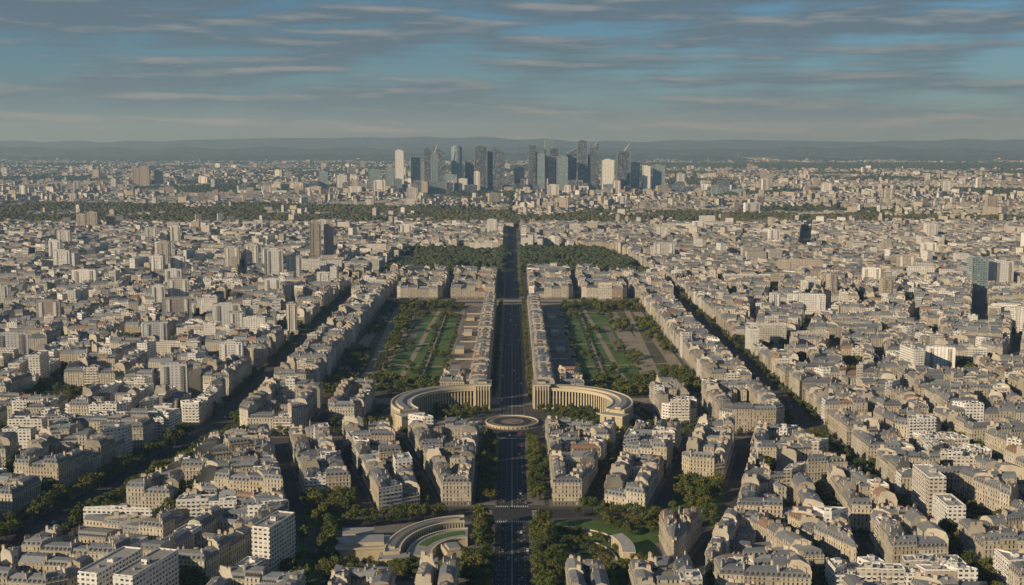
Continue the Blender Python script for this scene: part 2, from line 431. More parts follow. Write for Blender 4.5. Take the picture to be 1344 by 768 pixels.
def split(poly,level,tmul=1.,modern=.08,wide=(28,20,15)):
    poly=ccw(poly); A=abs(area(poly))
    if len(poly)<3 or A<500: return
    xs=[p[0] for p in poly];ys=[p[1] for p in poly]
    if min(abs(x) for x in xs)>.42*max(ys)+140 and min(xs)*max(xs)>0: return
    if max(ys)<670: return
    y=cen(poly)[1]
    target=R(4800,11500)*tmul
    if A<target:
        r=rnd.random()
        if r<modern: slabblock(poly)
        elif r<modern+.025: parkblock(poly)
        else: ringblock(poly,style=1 if rnd.random()<modern*.8 else 0)
        return
    e=max(range(len(poly)),key=lambda i:math.hypot(poly[i][0]-poly[i-1][0],poly[i][1]-poly[i-1][1]))
    a,b=poly[e-1],poly[e]; L=math.hypot(a[0]-b[0],a[1]-b[1]); d=((b[0]-a[0])/L,(b[1]-a[1])/L); nn=(-d[1],d[0])
    pu=[p[0]*d[0]+p[1]*d[1] for p in poly]; pv=[p[0]*nn[0]+p[1]*nn[1] for p in poly]
    eu=max(pu)-min(pu);ev=max(pv)-min(pv)
    if eu<ev: d,nn=nn,d; pu,pv=pv,pu
    k=R(.40,.60); u=min(pu)+k*(max(pu)-min(pu)); v=(min(pv)+max(pv))/2
    px,py=d[0]*u+nn[0]*v,d[1]*u+nn[1]*v
    ja=max(-.3,min(.3,rnd.gauss(0,.15 if level<4 else .08))); c,s=math.cos(ja),math.sin(ja)
    n=(d[0]*c-d[1]*s,d[0]*s+d[1]*c)
    w=(wide[level] if level<len(wide) else R(9.5,13))/2
    p1=clip(poly,px+n[0]*w,py+n[1]*w,n[0],n[1]); p2=clip(poly,px-n[0]*w,py-n[1]*w,-n[0],-n[1])
    if (level<len(wide)+1 or rnd.random()<.2) and y<2600:
        tl=(-n[1],n[0])
        lo,hi=-3000,3000
        for i in range(len(poly)):
            A_=poly[i];B_=poly[(i+1)%len(poly)]; ex,ey=B_[0]-A_[0],B_[1]-A_[1]; nx,ny=-ey,ex
            den=tl[0]*nx+tl[1]*ny; num=(A_[0]-px)*nx+(A_[1]-py)*ny
            if abs(den)<1e-9: continue
            t=num/den
            if den>0: lo=max(lo,t)
            else: hi=min(hi,t)
        if hi>lo and rnd.random()<.9: avtrees((px+tl[0]*lo,py+tl[1]*lo),(px+tl[0]*hi,py+tl[1]*hi),max(w-4,2.5),8,0,1.02)
    for p in (p1,p2):
        if len(p)>=3: split(p,level+1,tmul,modern,wide)
# ---- towers -----------------------------------------------------------
def tower(name,x,y,w,d,h,ang=0,mat=MOD,t=None,top='flat'):
    t=rnd.random() if t is None else t
    mb=MB(); c,s=math.cos(ang),math.sin(ang)
    def P(u,v): return (x+c*u-s*v,y+s*u+c*v)
    def B(u0,u1,v0,v1,z0,z1,m,mt=None): mb.prism([P(u0,v0),P(u1,v0),P(u1,v1),P(u0,v1)],z0,z1,m,m if mt is None else mt,t)
    B(-w*.62,w*.62,-d*.62,d*.62,0,6,mat,FLAT)
    if top in('slant','slantL'):
        q=[P(-w/2,-d/2),P(w/2,-d/2),P(w/2,d/2),P(-w/2,d/2)]; zz=[h*.86,h,h,h*.86] if top=='slant' else [h,h*.84,h*.84,h]
        for i in range(4):
            j=(i+1)%4; mb.face([(*q[i],6),(*q[j],6),(*q[j],zz[j]),(*q[i],zz[i])],mat,t)
        mb.face([(*q[i],zz[i]) for i in range(4)],GLG,t)
    elif top=='step':
        B(-w/2,w*.12,-d/2,d/2,6,h,mat,FLAT); B(w*.12,w/2,-d*.42,d*.42,6,h*.84,mat,FLAT)
        B(-w*.3,0,-d*.2,d*.2,h,h+5,METAL)
    elif top=='round':
        mb.ring(x,y,0,w/2,0,360,6,h,20,mat,FLAT,t=t,sy=d/w); mb.ring(x,y,0,w*.3,0,360,h,h+6,12,METAL,t=t)
    elif top=='spire':
        B(-w/2,w/2,-d/2,d/2,6,h,mat,FLAT); B(-w*.3,w*.3,-d*.3,d*.3,h,h+8,mat,METAL)
        for k in range(6):
            u=k/6; cc=P(w*.1+w*.5*u,0); mb.box(cc[0],cc[1],4*(1-u)+1.2,4*(1-u)+1.2,h+8+u*48,h+8+(k+1)/6*48,ang,WHT)
    else:
        B(-w/2,w/2,-d/2,d/2,6,h,mat,FLAT)
        B(-w*.47,w*.47,-d*.47,d*.47,h,h+1.2,mat,FLAT)
        B(-w*.25,w*.2,-d*.25,d*.25,h+1.2,h+min(6,h*.06),mat,METAL)
    if mat in(MOD,BROWN,WHT) and h<130:
        for u in(-.3,.3): 
            mb.prism([P(w*(u-.06),-d/2-.9),P(w*(u+.06),-d/2-.9),P(w*(u+.06),-d/2),P(w*(u-.06),-d/2)],6,h*.97,WHT if mat==MOD else BROWN,FLAT,t)
    for u,v in((-w/2,-d/2),(w/2,-d/2)):
        if h>60 and top in('flat','spire'):
            p=P(u,v); mb.box(p[0],p[1],w*.04+.5,w*.04+.5,6,h+1.5,ang,METAL)
    return mb.obj(name)
TW=[
 (-441,2765,24,26,98,.2,BROWN),(-415,2790,20,26,92,.2,BROWN),
 (-1290,3800,32,26,62,.1,BROWN),(-1335,3840,30,26,54,.1,BROWN),(-1250,3850,26,24,50,.2,BROWN),
 (-600,2640,30,18,54,.1,MOD),(-562,2660,28,18,58,.1,MOD),(-524,2640,26,18,52,.1,MOD),
 (-472,2440,34,16,66,.25,WHT),(-436,2460,28,18,52,.25,MOD),(-560,2060,34,18,50,.2,MOD),(-585,2030,20,14,42,.2,WHT),
 (-722,2510,24,20,48,0,MOD),(-690,2540,28,16,42,.1,WHT),(-322,1790,15,18,44,.1,MOD),(-420,1800,40,14,42,.25,WHT),(-395,1755,22,14,36,.25,MOD),
 (-345,1500,28,14,34,.1,MOD),(-370,1330,28,14,38,.3,WHT),(-520,1900,44,14,38,.3,MOD),(-800,2300,44,16,40,.1,WHT),(-760,2700,22,20,60,.1,BROWN),
 (874,2310,30,24,62,.1,GLG),(926,2330,40,24,54,.1,WHT),(352,2850,46,20,46,.05,MOD),(480,2000,60,16,32,-.1,MOD),(640,2100,18,18,46,.1,BROWN),
 (560,2150,14,18,48,.2,BROWN),(1170,3450,32,22,50,.1,MOD),(1820,4700,40,26,66,.1,BROWN),(1420,7000,30,30,110,0,BROWN),(420,1960,14,14,38,.1,MOD),
 (600,2560,90,18,34,-.1,BROWN),(-900,3300,26,20,54,.2,WHT),(-980,3350,32,18,46,.2,MOD),(700,3300,28,18,44,.1,WHT),(980,2900,32,18,42,-.1,WHT),
 (-640,1560,40,14,36,.35,WHT),(-480,1640,32,14,38,.35,MOD),(-700,1850,34,14,40,.2,MOD),(520,1480,34,14,32,-.3,WHT),(760,1800,32,16,38,-.2,MOD),
 (-620,2250,30,16,46,.2,WHT),(-860,2050,34,16,40,.3,MOD),(-420,2150,26,16,40,.2,WHT),(-350,2280,24,16,38,.1,MOD),(-950,2600,34,18,50,.1,MOD),(-820,2900,40,18,44,.2,WHT),
 (820,2560,36,18,44,-.1,MOD),(1050,2420,26,22,52,.1,WHT),(1100,2600,44,16,40,.2,MOD),(690,2360,34,16,38,-.2,WHT),(420,3450,30,18,42,0,MOD),(1300,3100,34,20,50,.2,WHT),(560,3700,36,18,40,.1,WHT),
 (-300,3500,34,18,44,.1,WHT),(-560,3650,30,18,48,.1,MOD),(-1180,3250,34,18,46,.1,MOD),(-1060,2860,26,18,50,.1,WHT),
 (-2220,7500,60,40,125,.1,BROWN),(-2290,7600,50,40,110,.1,BROWN),(-2150,7550,45,36,100,.1,BROWN),(-60,3700,30,18,46,0,MOD),(150,4900,60,20,40,0,BROWN)]
for (x,y,w,d,h,a,m) in TW: EXCL.append((x,y,max(w,d)*.5+16))
# ---- regions ----------------------------------------------------------
def mir(p): return [(-x,y) for x,y in p]
R1=[(-29,926),(-29,1142),(-100,1130),(-56,926)]
R2a=[(-68,923),(-114,1126),(-160,1120),(-102,902)]
R2b=[(-112,897),(-170,1118),(-208,1112),(-148,872)]
R3=[(-160,868),(-220,1108),(-254,1100),(-308,850)]
R4=[(-122,660),(-122,770),(-150,856),(-306,838),(-336,660)]
R5=[(-31,640),(-31,748),(-60,744),(-60,640)]
R6=[(-70,640),(-70,742),(-114,752),(-114,640)]
for r in (R1,R2a,R2b,R3,R4,R5): split(r,0,.62,0.05,(10,))
for r in (mir(R1),mir(R2a),mir(R2b),mir(R5),[(160,868),(220,1108),(262,1100),(284,850)],[(122,660),(122,770),(150,856),(284,836),(284,660)]): split(r,0,.66,0.03,(11,))
ringblock(R6,h0=13); ringblock(mir(R6),h0=19); ringblock([(92,764),(114,764),(138,848),(100,838)],h0=20,depth0=9)
split([(-412,660),(-318,1178),(-900,1178),(-900,660)],0,.85,.22)
split([(304,660),(304,1178),(900,1178),(900,660)],0,.8,.05)
split([(-308,1200),(-308,2400),(-1300,2400),(-1300,1200)],0,.95,.2)
split([(308,1200),(308,2400),(1300,2400),(1300,1200)],0,.85,.07)
for s in (-1,1):
    def q(x0,x1,y0,y1): 
        return ccw([(s*x0,y0),(s*x1,y0),(s*x1,y1),(s*x0,y1)])
    ringblock(q(198,266,1158,1300),h0=24,depth0=15,ch=12); 
    ringblock(q(146,186,1195,1325),h0=19,ch=9)
    y=1345
    while y<2130:
        l=R(85,130); l=min(l,2150-y); ringblock(q(218,268,y,y+l-1.5),h0=22.5,depth0=13); y+=l+ (9 if rnd.random()<.3 else 0)
    for y0,y1 in((2180,2290),(2300,2440)):
        for x0,x1 in((28,112),(122,208),(218,290)): ringblock(q(x0,x1,y0,y1),h0=21)
    for x0,x1 in((28,120),(130,250)): split(q(x0,x1,2450,2555),2,.9,0)
    split(ccw([(s*306,2420),(s*262,3160),(s*1700,3160),(s*1300,2420)]),0,1.1,.17 if s<0 else .1)
    split(ccw([(s*22,3175),(s*1800,3175),(s*2000,4020),(s*22,4020)]),0,1.25,.12)
print('blocks',time.time()-T0)
for (x,y,w,d,h,a,m) in TW: tower('residential_tower' if m in(MOD,BROWN,WHT) else 'office_tower',x,y,w,d,h,a,m)
# ---- business district skyline ---------------------------------------
LD=[(-636,7000,50,40,216,.1,WHT,'flat'),(-554,7100,50,45,180,.2,GLG,'flat'),(-476,7050,46,45,222,.1,GLD,'flat'),(-412,7000,60,50,240,0,GLD,'slantL'),
(-432,6900,34,36,200,.2,GLG,'spire'),(-312,7000,62,50,238,.2,GLG,'round'),(-242,7150,52,45,160,0,GLD,'flat'),(-178,7000,70,45,236,.1,GLD,'flat'),(-132,7080,40,40,210,.1,GLD,'flat'),
(-72,7000,62,45,238,0,GLD,'slantL'),(-192,6800,34,30,106,0,WHT,'flat'),(-270,6820,50,30,70,0,MOD,'flat'),(125,7050,60,50,247,.1,GLD,'step'),(160,6900,40,40,200,0,GLG,'flat'),
(225,7100,80,55,270,.1,GLG,'step'),(232,6950,50,40,225,.2,GLD,'flat'),(278,6900,60,40,185,0,GLG,'flat'),(335,7050,58,50,230,.1,GLD,'slant'),(396,7000,54,45,266,0,GLD,'flat'),
(462,7000,40,45,262,.1,GLD,'slant'),(445,7150,60,40,215,.1,GLG,'flat'),(528,6850,70,30,168,0,WHT,'flat'),(625,7000,72,45,205,.1,GLD,'spire'),(758,7000,42,36,130,0,WHT,'flat'),
(832,7050,66,36,136,0,GLG,'flat'),(-778,7000,60,36,112,.1,GLG,'flat'),(40,7100,60,40,120,0,GLG,'flat'),(-20,6950,60,36,80,0,GLD,'flat'),(-340,6850,70,30,90,0,GLG,'flat'),
(700,7100,50,36,150,.1,GLG,'flat'),(-500,7200,60,36,150,0,GLG,'flat'),(-700,7150,60,36,120,.1,GLG,'flat'),(960,7100,50,36,90,.1,MOD,'flat'),(-960,7000,60,36,85,.1,MOD,'flat'),(-1080,7100,50,36,100,.1,GLG,'flat')]
for x,y,w,d,h,a,m,tp in LD: tower('skyscraper',x,y,w,d,h*1.04,a,m,None,tp)
for i in range(100):
    x=R(-1500,1250); y=R(6300,7300); h=R(28,75)*(1 if abs(x)<900 else .75)
    tower('office_building',x,y,R(30,80),R(25,40),h,R(-.3,.3),rnd.choice([MOD,GLD,GLG,WHT,GLD,BROWN,GLG]),None,'flat')
# ---- distant city masses ----------------------------------------------
def masses(name,N,y0,y1,wr,dr,hr,keep,mats,cell=420,roofh=.35,xm=.46):
    y=np.sqrt(nr.rand(N)*(y1**2-y0**2)+y0**2); x=(nr.rand(N)*2-1)*(xm*y+100)
    k=keep(x,y); x=x[k];y=y[k]; n=len(x)
    cx=np.floor(x/cell);cy=np.floor(y/cell)
    ang=np.sin(cx*12.9898+cy*78.233)*43758.5453; ang=(ang-np.floor(ang))*1.57
    c,s=np.cos(ang),np.sin(ang)
    u=c*x+s*y; v=-s*x+c*y
    row=34.; v=np.round(v/row)*row+nr.randn(n)*1.2
    x=c*u-s*v; y=s*u+c*v
    ang=ang+(nr.rand(n)<.3)*1.5708
    c,s=np.cos(ang),np.sin(ang)
    w=nr.uniform(*wr,n)/2; d=nr.uniform(*dr,n)/2; h=nr.uniform(*hr,n)*np.where(nr.rand(n)<.05,2.2,1)
    rh=np.minimum(d*roofh,4)*(nr.rand(n)<.75)+.3
    sx=np.array([-1,1,1,-1]);sy=np.array([-1,-1,1,1])
    X=w[:,None]*sx;Y=d[:,None]*sy
    bx=x[:,None]+c[:,None]*X-s[:,None]*Y; by=y[:,None]+s[:,None]*X+c[:,None]*Y
    V=np.zeros((n,10,3)); V[:,0:4,0]=bx;V[:,0:4,1]=by;V[:,4:8,0]=bx;V[:,4:8,1]=by;V[:,4:8,2]=h[:,None]
    for k2,sg in((8,-1),(9,1)):
        V[:,k2,0]=x+c*w*.75*sg;V[:,k2,1]=y+s*w*.75*sg;V[:,k2,2]=h+rh
    b=np.arange(n)[:,None]*10
    wq=np.concatenate([b+np.array(q) for q in([0,1,5,4],[1,2,6,5],[2,3,7,6],[3,0,4,7])])
    rq=np.concatenate([b+np.array(q) for q in([4,5,9,8],[6,7,8,9])]); rt=np.concatenate([b+np.array(q) for q in([5,6,9],[7,4,8])])
    t=nr.rand(n); rtnt=nr.rand(n); wm=(nr.rand(n)<.22).astype(int)
    rmm=np.where(nr.rand(n)<.76,2,np.where(nr.rand(n)<.6,3,4))
    npmesh(name,V.reshape(-1,3),[wq,rq,rt],[np.tile(wm,4),np.tile(rmm,2),np.tile(rmm,2)],[np.tile(t,4),np.tile(rtnt,2),np.tile(rtnt,2)],mats)
CM=[M_wall,M_mod,M_zinc,M_flat,M_tile]
def vn(x,y,sc,seed=0):
    a=np.sin(x/sc*1.7+seed)+np.sin(y/sc*1.3+seed*2.1+1.1*np.sin(x/sc*.9))+np.sin((x+y)/sc*.8+seed)+np.sin((x-y)/sc*2.1+seed*.7)*.6
    return a/7.2+.5
def forest1(x,y):
    w=(vn(x,y,90,2)-.5)*260+(vn(x,y,260,4)-.5)*420
    lo=4060+np.maximum(0,x-200)*.10+np.abs(w)*.5; 
    hi=np.where(x<-900,5350,np.where(x<100,5350-(x+900)*.72,4630-(x-100)*.05))+w
    return (y>lo)&(y<hi)&(x<2300)&~((vn(x,y,120,7)>.71)&(y>4180))
def forest2(x,y): return ((x+1500)/620.)**2+((y-7150)/650.)**2<1+(vn(x,y,150,1)-.5)
def forest3(x,y): return (y>11500+vn(x,y,2000)*1500)&(y<15500)&(x>1500)
def green(x,y): return (vn(x,y,420,3)>.66)|(vn(x,y,140,9)>.78)|forest3(x,y)|(vn(x,y,1500,1.7)>.78)
inLD=lambda x,y:(np.abs(x)<1000)&(y>6750)&(y<7250)
masses('distant_city',36000,4000,8200,(13,38),(9,15),(9,20),lambda x,y:~(forest1(x,y)|forest2(x,y)|(green(x,y)&(y>4700))|inLD(x,y))&(np.abs(x)>20),CM)
masses('distant_suburbs',40000,8200,21000,(20,60),(12,24),(8,18),lambda x,y:~green(x,y)&(nr.rand(len(x))<1.1-y/21000.),CM,cell=900)
for i in range(90):
    y=R(4300,13000); x=R(-.42,.42)*y
    if forest1(np.array([x]),np.array([y]))[0]: continue
    tower('distant_tower_block',x,y,R(20,60),R(14,24),R(30,75),R(-.4,.4),rnd.choice([MOD,MOD,BROWN,WHT]))
# ---- forest masses ----------------------------------------------------
t_=(1+5**.5)/2
ICO=np.array([(-1,t_,0),(1,t_,0),(-1,-t_,0),(1,-t_,0),(0,-1,t_),(0,1,t_),(0,-1,-t_),(0,1,-t_),(t_,0,-1),(t_,0,1),(-t_,0,-1),(-t_,0,1)])/math.hypot(1,t_)
ICF=np.array([(0,11,5),(0,5,1),(0,1,7),(0,7,10),(0,10,11),(1,5,9),(5,11,4),(11,10,2),(10,7,6),(7,1,8),(3,9,4),(3,4,2),(3,2,6),(3,6,8),(3,8,9),(4,9,5),(2,4,11),(6,2,10),(8,6,7),(9,8,1)])
def sub(V,F):
    V=[tuple(v) for v in V]; d={}; NF=[]
    def mid(a,b):
        k=(min(a,b),max(a,b))
        if k not in d:
            m=np.array(V[a])+np.array(V[b]); m/=np.linalg.norm(m); d[k]=len(V); V.append(tuple(m))
        return d[k]
    for a,b,c in F:
        ab,bc,ca=mid(a,b),mid(b,c),mid(c,a); NF+=[(a,ab,ca),(b,bc,ab),(c,ca,bc),(ab,bc,ca)]
    return np.array(V),np.array(NF)
def canopy(name,x,y,r,h,lv=0):
    n=len(x); V0,F0=(ICO,ICF) if lv==0 else sub(ICO,ICF)
    k=len(V0); jit=1+nr.uniform(-.33,.33,(n,k))
    V=V0[None]*jit[:,:,None]; V=V*np.stack([r,r,r*.75],1)[:,None,:]
    V[:,:,0]+=x[:,None];V[:,:,1]+=y[:,None];V[:,:,2]+=(h-r*.6)[:,None]
    F=(F0[None]+np.arange(n)[:,None,None]*k).reshape(-1,3)
    npmesh(name,V.reshape(-1,3),[F],[np.zeros(len(F))],[np.repeat(nr.rand(n),len(F0))],[M_leafD])
def scat(N,x0,x1,y0,y1,keep):
    x=nr.uniform(x0,x1,N);y=nr.uniform(y0,y1,N);k=keep(x,y);return x[k],y[k]
x,y=scat(48000,-2700,2350,3900,5700,lambda x,y:forest1(x,y)&(np.abs(x)<.47*y+50)); canopy('forest',x,y,nr.uniform(5.5,11,len(x)),nr.uniform(9,21,len(x)))
x,y=scat(9000,-2200,-800,6300,7950,forest2); canopy('wood',x,y,nr.uniform(8,13,len(x)),nr.uniform(12,18,len(x)))
y=np.sqrt(nr.rand(80000)*(17000.**2-4600**2)+4600**2);x=(nr.rand(80000)*2-1)*.46*y; k=(green(x,y)|(nr.rand(80000)<.14))&~forest2(x,y)&~inLD(x,y);x=x[k];y=y[k]
canopy('distant_woods',x,y,nr.uniform(9,20,len(x)),nr.uniform(10,18,len(x)))
def pk(x,y): 
    lim=275-60*np.clip((y-2750)/400,0,1)
    return (np.abs(x)>17)&(np.abs(x)<lim+14*np.sin(y/40.))&((np.abs(np.abs(x)-110-(y-2560)*.1)>4))&(np.abs(y-2850)>5)&(vn(x,y,50,4)<.68)
x,y=scat(5600,-300,300,2570,3150,pk); canopy('park_trees',x,y,nr.uniform(3.5,6.8,len(x)),nr.uniform(9,17,len(x)),1)
x,y=scat(17000,-1900,1900,2450,4020,lambda x,y:(np.abs(x)<.44*y+50)&(vn(x,y,110,5)>.66)); 
canopy('mid_distance_trees',x,y,nr.uniform(4,7,len(x)),nr.uniform(8,17,len(x)))
print('far',time.time()-T0)
# ---- ground -----------------------------------------------------------
m,g,b=newmat('ground_surface')
P=g.n('ShaderNodeNewGeometry').outputs['Position']; sp=g.n('ShaderNodeSeparateXYZ',{0:P}).outputs
base=g.mix(g.rng(g.noise(P,.06,4),.3,.7),(.055,.054,.054),(.085,.08,.072))
far=g.mix(g.rng(g.noise(P,.0016,6,.65),.42,.58),(.03,.043,.022),(.085,.082,.068))
far=g.mix(g.rng(g.noise(P,.012,4,.7),.5,.62,0,.7),far,(.04,.055,.026))
g.put(b.inputs['Base Color'],g.mix(g.rng(sp[1],3900,4500),base,far)); b.inputs['Roughness'].default_value=.95
def sheet(name,pts,z,mat):
    me=bpy.data.meshes.new(name); me.from_pydata([(p[0],p[1],z) for p in pts],[],[tuple(range(len(pts)))]); me.materials.append(mat)
    o=bpy.data.objects.new(name,me); scene.collection.objects.link(o); return o
def rect(x0,x1,y0,y1): return [(x0,y0),(x1,y0),(x1,y1),(x0,y1)]
sheet('ground',rect(-60000,60000,-20000,60000),0,m)
M_hill,g,b=newmat('hill_cover')
P=g.n('ShaderNodeNewGeometry').outputs['Position']
c=g.mix(g.rng(g.noise(P,.0012,5,.6),.4,.6),(.025,.038,.022),(.055,.068,.036)); c=g.mix(g.rng(g.noise(P,.009,5,.7),.57,.63,0,.8),c,(.36,.33,.29))
g.put(b.inputs['Base Color'],c); b.inputs['Roughness'].default_value=1
def hills(name,y0,base,amp,seed,dy=3500,peak=0):
    nx,ny=260,14; xs=np.linspace(-22000,22000,nx); V=[];F=[]
    for j in range(ny):
        f=j/(ny-1); 
        for i,x in enumerate(xs):
            pr=base+peak*math.exp(-((x+2000)/5000.)**2)+amp*(vn(np.array(x),np.array(f*1000.),1900,seed)-.5)*2+amp*.45*math.sin(x/700.+seed*3)*math.sin(x/410.)+amp*.2*math.sin(x/230.+seed)+rnd.gauss(0,2)
            z=-5+pr*math.sin(min(1,f*1.15)*math.pi/2)**1.3 if f<.87 else pr*.8
            V.append((x,y0+dy*f+300*math.sin(x/1500.+seed),z))
    for j in range(ny-1):
        for i in range(nx-1): a=j*nx+i; F.append((a,a+1,a+nx+1,a+nx))
    me=bpy.data.meshes.new(name); me.from_pydata(V,[],F); 
    o=bpy.data.objects.new(name,me); scene.collection.objects.link(o); me.materials.append(M_hill)
hills('hills',16500,60,60,1.3)
hills('hills',20500,150,60,2.7)
hills('hills',26000,270,55,4.1,5000,90)
# axial avenue
sheet('road',rect(-13,13,600,4060),.03,M_asph)
sheet('road',rect(-262,262,1152,1188),.02,M_asph)
mk=MB()
for yy in range(640,2150,9):
    if 1152<yy<1240 or 893<yy<921: continue
    for xx in(-8.6,-4.4,4.4,8.6): mk.box(xx,yy,.22,3.2,.035,.05,0,0)
for y0,y1 in((640,892),(922,1150),(1242,2150)):
    for xx in(-.25,.25,-12.5,12.5): mk.box(xx,(y0+y1)/2,.16,y1-y0,.035,.05,0,0)
for yc in(888,926,1146,1246,1290):
    for i in range(18): mk.box(-12+i*1.4,yc,.6,3.6,.035,.052,0,0)
for s in(-1,1):
    for i in range(9): mk.box(s*17,896+i*2.4,3.6,.7,.035,.052,0,0)
    for i in range(26): mk.box(s*(30+i*8),1170,3.4,.18,.035,.052,0,0)
for i in range(50):
    t=i/50.; mk.box(-372+86*t,660+490*t,.2,3.4,.035,.052,-.17,0)
mk.obj('road_marking',[M_paint])
kb=MB()
for s in(-1,1):
    for y0,y1 in((640,886),(930,1144),(1296,2150),(2185,3980)):
        x0,x1=(13,25.5) if y0<2000 else (13,22)
        kb.prism(ccw([(s*x0,y0),(s*x1,y0),(s*x1,y1),(s*x0,y1)]),0,.15,PAVE,PAVE if y0<1200 else PLAZA,.4)
    kb.prism(ccw([(s*26,752),(s*90,752),(s*118,800),(s*134,862),(s*60,892),(s*26,888)]),0,.12,PAVE,GRASS if s>0 else PAVE,.4)
    kb.prism(ccw([(s*28,1148),(s*262,1148),(s*262,1154),(s*28,1154)]),0,.14,PAVE,PAVE)
kb.prism(ccw([(-412,660),(-396,660),(-304,1178),(-318,1178)]),0,.13,PAVE,PAVE)
kb.obj('pavement')
for s in(-1,1):
    avtrees((s*16.5,645),(s*16.5,880),(0,),6.5,0,.95); avtrees((s*22.5,645),(s*22.5,884),(0,),6,0,1.05); avtrees((s*29,752),(s*29,800),(0,),6,0,1.)
    avtrees((s*17,934),(s*17,1140),(0,),7,0,.85); avtrees((s*22,934),(s*22,1140),(0,),7,0,.9)
    avtrees((s*19.5,1320),(s*19.5,2140),(0,),9,1,.7)
    avtrees((s*18.5,2190),(s*18.5,2550),(0,),9,1,.7)
    avtrees((s*290,1200),(s*290,2400),(13,-13),10,1,.85)
    avtrees((s*272,1190),(s*272,1340),(0,),9,0,.9)
avtrees((-372,660),(-286,1150),(24,18,-17,-24),8,0,1.05); avtrees((294,660),(287,1150),(6,-5),9,0,.9)
avtrees((-262,1151),(-30,1151),(0,),7.5,0,.85); avtrees((262,1151),(30,1151),(0,),7.5,0,.85)
avtrees((-262,1187),(-40,1190),(0,4),8,0,.8); avtrees((262,1187),(40,1190),(0,4),8,0,.8)
avtrees((-62,925),(-107,1120),(2,),8,0,.8); avtrees((62,925),(107,1120),(2,),8,0,.8)
avtrees((-118,760),(-138,860),(0,-6),6,0,.9); avtrees((-132,872),(-50,902),(4,-8),7,0,.85); avtrees((132,872),(50,902),(4,-8),7,0,.8); avtrees((-160,860),(-305,842),(0,),8,0,.8); avtrees((160,860),(280,844),(0,),8,0,.8)
for i in range(44): TREES.append((R(-112,-30),R(755,782),0,R(.7,1))); 
for i in range(34): TREES.append((R(28,88),R(755,786),0,R(.7,1)))
# ---- gardens ----------------------------------------------------------
sheet('gardens_ground',rect(-214,-13,1300,2160),.04,M_gravel); sheet('gardens_ground',rect(13,214,1300,2160),.04,M_gravel)
sheet('plaza',rect(-262,262,2105,2176),.07,M_gravel); sheet('road',rect(-262,262,2128,2146),.10,M_asph)
for s in(-1,1):
    def q(x0,x1,y0,y1): return ccw([(s*x0,y0),(s*x1,y0),(s*x1,y1),(s*x0,y1)])
    sheet('stone_terrace',q(47,78,1400,2085),.08,M_plaza)
    sheet('lawn',q(84,106,1440,2000),.09,M_grass); 
    sheet('lawn',ccw([(s*112,1400),(s*156,1420),(s*150,2010),(s*112,2010)]),.09,M_grass)
    sheet('wooded_ground',ccw([(s*84,1330),(s*213,1330),(s*213,1385),(s*84,1430)]),.10,M_soil)
    sheet('wooded_ground',ccw([(s*84,2015),(s*213,2015),(s*213,2095),(s*84,2095)]),.10,M_soil)
    sheet('wooded_ground',ccw([(s*182,1390),(s*198,1390),(s*198,2010),(s*172,2010)]),.10,M_soil)
    sheet('gravel_path',ccw([(s*129,1400),(s*136,1400),(s*123,2070),(s*117,2070)]),.12,M_gravel)
    sheet('gravel_path',ccw([(s*166,1400),(s*176,1400),(s*197,2080),(s*188,2080)]),.13,M_gravel)
    for yy in (1520,1690,1880): sheet('gravel_path',ccw([(s*84,yy-4),(s*213,yy+22),(s*213,yy+29),(s*84,yy+3)]),.15,M_gravel)
    sheet('parterre_plaza',q(138,148,1640,1860),.17,M_plaza)
    hb=MB()
    for x0,y0,y1 in((85,1450,1990),(105,1450,1990),(113,1430,2000)):
        yy=y0
        while yy<y1: 
            hb.box(s*x0,yy+14,1.6,26,.09,2.0,0,0); yy+=34
    hb.obj('hedge',[M_leafD])
    for i in range(430):
        x=R(156,213);y=R(1335,2095)
        if abs(x-(171+(y-1400)*.03))<7 or (vn(x,y,45,s)>.60): continue
        TREES.append((s*x,y,1,R(.6,1.1)))
    for i in range(75):
        y=R(1345,2090); x=rnd.choice([R(78,84),R(152,158),R(107,112),R(146,152)]); TREES.append((s*x,y,1,R(.45,.9)))
    for cx_,cy_ in((122,1480),(96,1580),(142,1650),(100,1950),(142,1960),(120,1800)):
        for i in range(6): TREES.append((s*(cx_+R(-9,9)),cy_+R(-24,24),1,R(.5,1.)))
    for i in range(200): TREES.append((s*R(84,213),rnd.choice([R(1330,1425),R(2025,2095)]),1,R(.7,1.1)))
    for i in range(22): TREES.append((s*R(28,80),R(1240,1262),0,R(.55,.8)))
    tb=MB(); 
    for k in range(9):
        tb.box(s*62,1430+k*70,22,3,.08,1.6,0,LIME,TRIM); tb.box(s*50.5,1450+k*70,1.2,44,.08,1.3,0,LIME,TRIM)
    for k in range(4):
        tb.box(s*(66+R(-4,4)),1480+k*150,12,30,.08,R(4,7),0,LIME,FLAT,R(0,1))
    tb.obj('terrace_wall')
    y=1322
    while y<2070:
        l=R(90,140); l=min(l,2080-y); mb=MB(); 
        mb.prism(q(24.5,48.5,y,y+l),0,.3,PAVE,PAVE,.4)
        yy=y
        while yy<y+l-3:
            L=min(R(14,20),y+l-yy)
            if y+l-yy-L<6: L=y+l-yy
            if s<0: a,b_,bi,ai=(-26,yy),(-26,yy+L),(-46.5,yy+L),(-46.5,yy)
            else: a,b_,bi,ai=(26,yy+L),(26,yy),(46.5,yy),(46.5,yy+L)
            parcel(mb,a,b_,bi,ai,20+rnd.gauss(0,.7),0 if y<1500 else 1,0); yy+=L
        mb.obj('apartment_building'); y+=l+5
    ringblock(q(50,82,1335,1400),h0=15,depth0=9)
